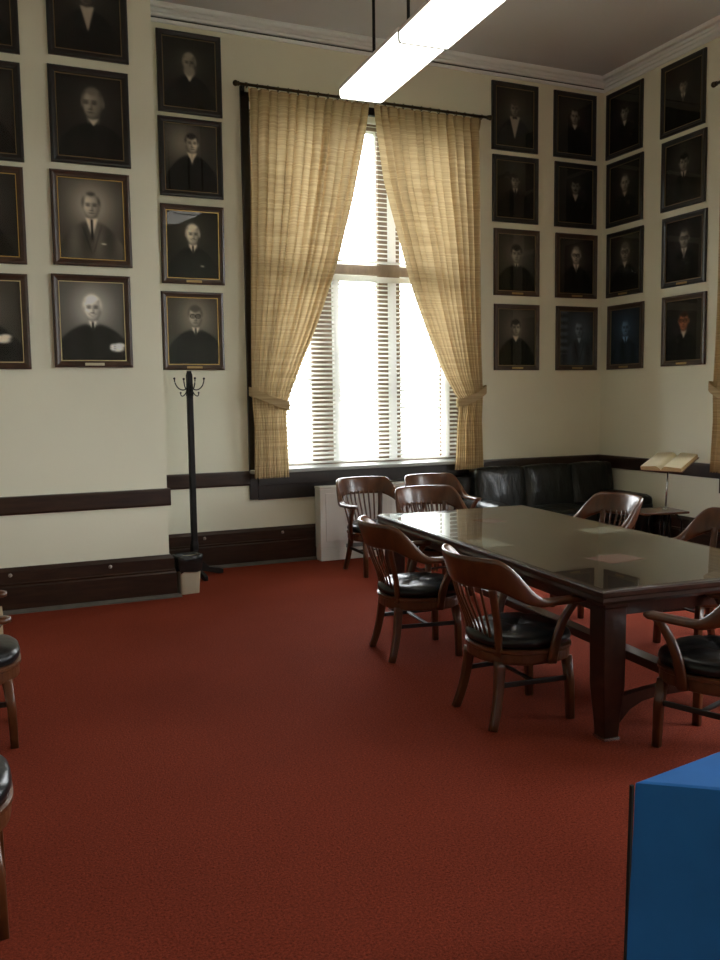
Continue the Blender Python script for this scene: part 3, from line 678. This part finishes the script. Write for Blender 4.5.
# ---------------------------------------------------------------- armchairs
def make_chair(label):
    t = empty('armchair', label, 'chair', (0, 0, 0), 0, 'wooden armchairs with black seats')
    # crest rail and arms: one bent sweep
    b = new(); secs = []; N = 64; top_off = []
    for i in range(N+1):
        s_ = -1+2*i/N; th = s_*math.pi*.5*1.42
        a = abs(th); q = math.pi/2
        if a <= q:
            x, y = .300*math.sin(th), -.03-.285*math.cos(th); tx, ty = .300*math.cos(th), .285*math.sin(th)
        else:
            k = (a-q)/(q*.42); x, y = math.copysign(.300-.014*k*k, th), -.03+.245*k*.98; tx, ty = -.02*k*0.5, math.copysign(1, th)*.3
        T = Vector((tx, ty, 0)).normalized(); Nn = Vector((T.y, -T.x, 0))
        if Nn.dot(Vector((x, y+.03, 0))) < 0 and a <= q: Nn = -Nn
        if a > q: Nn = Vector((math.copysign(1, th), 0, 0))
        d = sm((a-.72)/(1.58-.72))
        zc = .795*(1-d)+.652*d; hb = .085*(1-sm((a-.80)/.85))+.0175*sm((a-.80)/.85)
        ha = .0135+.020*sm((a-1.0)/.7); tip = 1
        if a > q*1.30: tip = 1+.18*sm((a-q*1.30)/(.12*q))
        lean = R(16)*(1-sm((a-.6)/.9))
        U = (Vector((0, 0, 1))*math.cos(lean)+Nn*math.sin(lean)); S = (Nn*math.cos(lean)-Vector((0, 0, 1))*math.sin(lean))
        cp = Vector((x, y, zc))+Nn*(.030*(1-d))
        if i in (0, N): ha *= .6; hb *= .6
        # curve of the top edge: lower towards the ends
        secs.append([cp+S*p_*tip+U*r_ for p_, r_ in superell(ha, hb, 14, 3.2)])
    loft(b, secs); obj('crest_and_arms', b, 'chairwood', t, smooth=True)
    # slats and side posts
    for k in range(-3, 4):
        b = new(); x0, x1 = .036*k, .047*k
        yb = -.218+.25*abs(x0)**2*1.5; yt = -.03-.285*math.sqrt(max(0, 1-(x1/.300)**2))-.005
        sweep(b, bez((x0, yb, .388), (x0, yb+.012, .50), (x1, yt+.01, .61), (x1, yt-.002, .745)), .0085, .0055, 8, 3, side=(1, 0, 0)); obj('slat', b, 'chairwood', t, smooth=True)
    for sg in (-1, 1):
        b = new(); x1 = sg*.190
        yt = -.03-.285*math.sqrt(1-(x1/.300)**2)
        sweep(b, bez((sg*.150, -.195, .365), (sg*.152, -.18, .49), (x1, yt+.012, .61), (x1*1.02, yt-.004, .745)), .021, .0105, 10, 4, side=(1, .35*sg, 0)); obj('back_post', b, 'chairwood', t, smooth=True)
        b = new()
        sweep(b, bez((sg*.252, .045, .330), (sg*.278, .055, .47), (sg*.272, .075, .55), (sg*.287, .165, .648), 12), (.014, .013), (.026, .019), 12, 4, side=(1, 0, 0)); obj('arm_post', b, 'chairwood', t, smooth=True)
    # seat frame
    def ring(sx, z, dy=0):
        o = []
        for i in range(40):
            a = 2*math.pi*i/40; ct, st = math.cos(a), math.sin(a); p = 2.7
            x = .245*math.copysign(abs(ct)**(2/p), ct); y = .245*math.copysign(abs(st)**(2/p), st)
            if y < 0: x *= 1-.25*(y/.245)**2
            o.append(Vector((x*sx, y*sx+dy, z)))
        return o
    b = new(); loft(b, [ring(.95, .322), ring(.99, .327), ring(1.0, .340), ring(1.0, .376), ring(1.03, .383), ring(1.03, .397), ring(.99, .403)]); obj('seat_frame', b, 'chairwood', t, smooth=False)
    b = new(); prof = [(.95, .4025), (1.0, .413), (1.02, .432), (1.0, .452), (.93, .467), (.84, .475), (.7, .481), (.5, .483), (.34, .483), (.22, .482), (.1, .482)]
    tufts = [(0, 0), (.11, .10), (-.11, .10), (.10, -.10), (-.10, -.10)]
    secs = [ring(sx, z) for sx, z in prof]
    for rr in secs[3:]:
        for v in rr:
            for (qx, qy) in tufts: v.z -= .022*math.exp(-((v.x-qx)**2+(v.y-qy)**2)/.0011)
            v.z -= .006*math.exp(-(min(abs(v.x-v.y), abs(v.x+v.y))**2)/.0002)
    loft(b, secs)
    for (qx, qy) in tufts: ball(b, (qx, qy, .465), .010, 10, (1, 1, .6))
    obj('seat_cushion', b, 'leather', t, smooth=True)
    for sg in (-1, 1):
        b = new(); sweep(b, [(sg*.178, .180, .330), (sg*.185, .195, .20), (sg*.188, .200, 0)], (.023, .018), (.023, .018), 12, 6, side=(1, 0, 0)); obj('leg', b, 'chairwood', t, smooth=True)
        b = new(); sweep(b, bez((sg*.150, -.185, .335), (sg*.155, -.19, .25), (sg*.170, -.200, .12), (sg*.188, -.245, 0), 10), (.022, .018), (.025, .019), 12, 6, side=(1, 0, 0)); obj('leg', b, 'chairwood', t, smooth=True)
        b = new(); sweep(b, [(sg*.160, -.198, .215), (sg*.184, .196, .215)], .007, .013, 8, 5); obj('side_stretcher', b, 'chairdark', t)
    b = new(); sweep(b, [(-.17, 0, .215), (.17, 0, .215)], .013, .007, 8, 5); obj('cross_stretcher', b, 'chairdark', t)
    return t
def dup(root, loc, rotz, label):
    r = root.copy(); COL.objects.link(r); r.location = loc; r.rotation_euler = (0, 0, rotz); r['label'] = label
    for ch in list(root.children):
        c_ = ch.copy(); COL.objects.link(c_); c_.parent = r
    return r
E_ = make_chair('wooden armchair on near left side of the table, closest to its front left leg')
E_.scale = (1.04, 1.04, 1.015)
E_.location = (2.545, 3.78, 0); E_.rotation_euler = (0, 0, R(-92))
for loc, rz, lab in (((2.595, 5.00, 0), R(-96), 'wooden armchair in middle of the table left side, behind the nearer left one'),
                     ((3.43, 7.50, 0), R(182), 'wooden armchair against the white radiator cover, its whole slatted back in view'),
                     ((4.15, 7.46, 0), R(181), 'wooden armchair between the radiator cover and the black sofa'),
                     ((3.53, 6.42, 0), R(178), 'wooden armchair at the far end of the table, under the window'),
                     ((4.30, 5.38, 0), R(86), 'wooden armchair on the table right side, in front of the sofa'),
                     ((4.32, 4.24, 0), R(86), 'wooden armchair on the table right side, cut by the right edge'),
                     ((3.14, 2.965, 0), R(18), 'wooden armchair at the near end of the table, cut by the right edge'),
                     ((-.125, 4.62, 0), R(-90), 'wooden chair with black seat at left edge, the farther of two there'),
                     ((-.218, 3.02, 0), R(-90), 'wooden chair with black seat at left edge, the nearer of two there')):
    dup(E_, loc, rz, lab)

# ---------------------------------------------------------------- sofa
sofa = empty('leather_sofa', 'long black leather sofa with three back cushions under the portraits', 'sofa', (5.78, 7.87, 0), 0)
def pillow(bm, x0, x1, y0, y1, z0, z1, rr=.06, n=10, mtx=None, puff=.02):
    """soft box: superellipsoid-like cushion"""
    cx, cy, cz = (x0+x1)/2, (y0+y1)/2, (z0+z1)/2; hx, hy, hz = (x1-x0)/2, (y1-y0)/2, (z1-z0)/2
    bm2 = bmesh.new(); bmesh.ops.create_cube(bm2, size=2); bmesh.ops.subdivide_edges(bm2, edges=bm2.edges[:], cuts=n, use_grid_fill=True)
    off = len(bm.verts); vm = {}
    for v in bm2.verts:
        p = v.co.copy(); q = Vector([max(-1, min(1, p[k])) for k in range(3)])
        h = (hx, hy, hz); r3 = min(rr, min(h)*.98)
        P = Vector([q[k]*h[k] for k in range(3)]); core = Vector([max(-(h[k]-r3), min(h[k]-r3, P[k])) for k in range(3)])
        d = P-core
        if d.length > 1e-6: P = core+d.normalized()*r3
        P += Vector([math.copysign(1, q[k])*puff*(1-q[(k+1) % 3]**2)*(1-q[(k+2) % 3]**2) if abs(abs(q[k])-1) < 1e-4 else 0 for k in range(3)])
        P += Vector((cx, cy, cz))
        if mtx: P = mtx @ P
        vm[v.index] = bm.verts.new(P)
    for f in bm2.faces: bm.faces.new([vm[v.index] for v in f.verts])
    bm2.free()
b = new(); pillow(b, -1.05, 1.0, -.42, .36, .10, .30, .03, puff=0); obj('base', b, 'sofaleather', sofa, smooth=True)
tilt = Matrix.Translation((0, .22, .40)) @ Matrix.Rotation(R(-9), 4, 'X') @ Matrix.Translation((0, -.22, -.40))
for i, (xx0, xx1) in enumerate(((-.86, -.236), (-.234, .410), (.412, .985))):
    b = new(); pillow(b, xx0, xx1, .13, .33, .34, .885, .035, mtx=tilt, puff=.02); obj('back_cushion', b, 'sofaleather', sofa, smooth=True)
for i, (xx0, xx1) in enumerate(((-.86, -.27), (-.266, .326), (.33, .765))):
    b = new(); pillow(b, xx0, xx1, -.44, .16, .285, .45, .05, puff=.02); obj('seat_cushion', b, 'sofaleather', sofa, smooth=True)
b = new(); pillow(b, -1.05, .99, .30, .40, .10, .80, .04, puff=0, mtx=None); obj('back_frame', b, 'sofaleather', sofa, smooth=True)
for sx in (-1, 1):
    b = new(); xc = -.955 if sx < 0 else .85
    pillow(b, xc-.09, xc+.09, -.55, .22, .10, .50, .04, puff=0); 
    pillow(b, xc-.11, xc+.10, -.54, .24, .44, .575, .06, puff=.01); obj('arm', b, 'sofaleather', sofa, smooth=True)
for (lx, ly) in ((-.95, -.38), (.88, -.38), (-.95, .30), (.88, .30)):
    b = new(); cyl(b, (lx, ly, 0), (lx, ly, .11), .022, .03, 12); obj('leg', b, 'chairdark', sofa)

# ---------------------------------------------------------------- dictionary stand and book
st = empty('book_stand', 'small wooden stand with steel pole holding an open book by the sofa', 'stand', (6.33, 6.74, 0), R(-10))
b = new(); box(b, -.35, .15, -.19, .19, .478, .502); obj('shelf_top', b, 'chairwood', st, bevel=.005)
b = new(); cyl(b, (0, 0, .495), (.02, 0, .915), .010, seg=14); cyl(b, (0, 0, .502), (0, 0, .515), .03, .02, 14); obj('pole', b, 'chrome', st, smooth=True)
b = new(); bt = Matrix.Translation((.04, 0, .952)) @ Matrix.Rotation(R(-60), 4, 'Z') @ Matrix.Rotation(R(19), 4, 'X')
box(b, -.17, .17, -.15, .15, -.014, .004, bt); cyl(b, (.02, 0, .90), (.03, 0, .945), .018, .03, 12); obj('tray', b, 'tablewood', st)
for i in range(4):
    a = math.pi/4+i*math.pi/2; dx, dy = math.cos(a), math.sin(a); b = new()
    sweep(b, bez((dx*.06, dy*.06, .478), (dx*.32, dy*.24, .42), (dx*.02, dy*.02, .16), (dx*.28, dy*.24, .008), 14), .009, .009, 8, 2); obj('leg', b, 'iron', st, smooth=True)
b = new(); cyl(b, (0, 0, .10), (0, 0, .478), .02, .025, 14); ball(b, (0, 0, .10), .03); obj('centre_post', b, 'iron', st, smooth=True)
bk = empty('open_book', 'thick open book with yellowed pages resting on the steel-poled stand', 'book', (6.37, 6.74, .962), R(-70))
btm = Matrix.Rotation(R(19), 4, 'X')
for sg in (-1, 1):
    b = new(); secs = []
    W_b, D_b = .215, .185
    for k in range(13):
        u = k/12; zt_ = .012+.045*math.sin(min(1, u*4)*math.pi/2)*(1-.35*u)*(1 if u > 0 else 0)
        secs.append([btm @ Vector((sg*u*W_b, -D_b, .006)), btm @ Vector((sg*u*W_b, D_b, .006)), btm @ Vector((sg*u*W_b, D_b, zt_)), btm @ Vector((sg*u*W_b, -D_b, zt_))])
    loft(b, secs)
    o = obj('page_block', b, 'pageedge', bk)
    b = new(); secs = []
    for k in range(13):
        u = k/12; zt_ = .0125+.045*math.sin(min(1, u*4)*math.pi/2)*(1-.35*u)*(1 if u > 0 else 0)
        secs.append([btm @ Vector((sg*u*W_b*.995, -D_b*.995, zt_+d)) if e == 0 else btm @ Vector((sg*u*W_b*.995, D_b*.995, zt_+d)) for e, d in ((0, 0), (1, 0), (1, .0015), (0, .0015))])
    loft(b, secs); obj('open_page', b, 'page', o, smooth=True)
b = new(); box(b, -.225, .225, -.192, .192, 0, .005, btm); obj('cover', b, 'cover', bk)

# ---------------------------------------------------------------- radiator cover
rc = empty('radiator_cover', 'white enamelled radiator cover under the back window', 'radiator cover', (3.93, 8.34, 0), 0)
b = new(); box(b, -.78, .78, -.15, -.0, .13, .745); obj('cabinet', b, 'whitemetal', rc, bevel=.006)
b = new(); box(b, -.785, .785, -.158, -.0, .7455, .768); obj('top', b, 'whitemetal', rc, bevel=.005)
b = new(); box(b, -.775, .775, -.145, -.0, 0, .1295); obj('plinth', b, 'whitemetal', rc, bevel=.004)
b = new(); box(b, -.50, .60, -.156, -.1495, .125, .165); obj('vent_slot', b, 'ventgrey', rc)
b = new()
for x0_, x1_ in ((-.72, -.02), (.02, .72)): box(b, x0_, x1_, -.156, -.1505, .20, .70)
obj('access_panel', b, 'whitemetal', rc, bevel=.003)
bpy.data.objects['radiator_cover'].location = (3.93, 8.36, 0)

# ---------------------------------------------------------------- coat rack, waste basket
rk = empty('coat_rack', 'tall black-brown coat rack with four hooks against the back wall', 'coat rack', (1.820, 8.09, 0), R(8))
b = new(); loft(b, [[Vector((x, y, z)) for x, y in superell(h_, h_, 12, 8)] for h_, z in ((.033, .05), (.033, .30), (.027, .34), (.026, 1.90), (.018, 1.93), (.018, 1.94))]); obj('post', b, 'rack', rk)
for i in range(4):
    a = i*math.pi/2; mt = Matrix.Rotation(a, 4, 'Z'); b = new()
    secs = [[mt @ Vector((x, y, z)) for x, z in ((.0335, .05), (.24, .0), (.28, 0), (.28, .04), (.24, .055), (.14, .075), (.07, .14), (.0335, .26))] for y in (-.018, .018)]
    loft(b, secs); obj('foot', b, 'rack', rk, bevel=.003)
for i in range(4):
    a = i*math.pi/2; b = new(); mt = Matrix.Rotation(a, 3, 'Z')
    pts = [mt @ p for p in bez((.026, 0, 1.78), (.07, 0, 1.74), (.14, 0, 1.78), (.145, 0, 1.865), 12)]
    sweep(b, pts, .0055, .0055, 8, 2); ball(b, mt @ Vector((.145, 0, 1.87)), .011, 10)
    pts = [mt @ p for p in bez((.026, 0, 1.76), (.05, 0, 1.70), (.09, 0, 1.69), (.088, 0, 1.735), 10)]
    sweep(b, pts, .005, .005, 8, 2); ball(b, mt @ Vector((.088, 0, 1.738)), .009, 10)
    box(b, .022, .030, -.012, .012, 1.72, 1.82, mt.to_4x4()); obj('hook', b, 'iron', rk, smooth=True)
wb = empty('waste_basket', 'small beige waste basket lined with a black bag beside the coat rack', 'waste basket', (1.605, 7.42, 0), R(4))
b = new()
def rr(hx_, hy_, z): return [Vector((x, y, z)) for x, y in zip([p[0] for p in superell(hx_, hy_, 20, 6)], [p[1] for p in superell(hx_, hy_, 20, 6)])]
loft(b, [rr(.085, .065, 0), rr(.105, .083, .30), rr(.108, .086, .305), rr(.108, .086, .315), rr(.102, .080, .315), rr(.082, .062, .012)]); obj('bin', b, 'bin', wb)
b = new(); secs = []
rng = random.Random(3)
for k, (hx_, hy_, z) in enumerate([(.108, .086, .195), (.111, .090, .24), (.114, .092, .30), (.116, .094, .335), (.108, .086, .340), (.100, .078, .31), (.085, .062, .10), (.07, .05, .03)]):
    s0 = rr(hx_, hy_, z)
    for i, v in enumerate(s0):
        v.z += (rng.uniform(-.02, .02) if k == 0 else rng.uniform(-.006, .006)); v.x *= 1+rng.uniform(0, .03); v.y *= 1+rng.uniform(0, .03)
    secs.append(s0)
loft(b, secs, cap=False); obj('bin_liner', b, 'bag', wb, smooth=True)

# ---------------------------------------------------------------- blue covered table, tan carton
bt_ = empty('draped_table', 'table covered with fitted bright blue cloth in the bottom right corner', 'table', (1.405, 1.59, 0), 0)
Pn = [Vector((0, 0)), Vector((math.cos(R(-37)), math.sin(R(-37))))*.85, Vector((math.cos(R(-37)), math.sin(R(-37))))*.85+Vector((.75, .45)), Vector((math.cos(R(9)), math.sin(R(9))))*1.0]
cen = sum(Pn, Vector((0, 0)))/4
def poly(k, z): return [Vector((*(cen+(p-cen)*k), z)) for p in Pn]
b = new(); loft(b, [poly(1.005, .02), poly(.998, .40), poly(.988, .715), poly(.985, .738), poly(.96, .7405)])
bmesh.ops.subdivide_edges(b, edges=[e for e in b.edges], cuts=5, use_grid_fill=True)
for v in b.verts:
    if v.co.z < .71: 
        d2 = Vector((v.co.x, v.co.y))-cen; k = 1+.010*math.sin(v.co.x*17+v.co.z*5)*min(1, (.72-v.co.z)*4); v.co.x, v.co.y = cen+d2*k
obj('blue_cloth', b, 'blue', bt_, smooth=False)
b = new(); sweep(b, [Vector((*(cen+(Pn[0]-cen)*1.010+Vector((-.002, .004))), .0)), Vector((*(cen+(Pn[0]-cen)*.992+Vector((-.002, .004))), .732))], .005, .005, 8, 4); obj('black_edging', b, 'black', bt_)
ct = empty('carton', 'low tan carton on the carpet at the left edge, behind the farther chair', 'box', (-.13, 6.60, 0), 0)
b = new(); box(b, -.22, .215, -.16, .16, 0, .15); obj('body', b, 'tan', ct, bevel=.003)
b = new(); box(b, -.225, .22, -.165, .165, .1505, .19); obj('lid', b, 'tan', ct, bevel=.003)
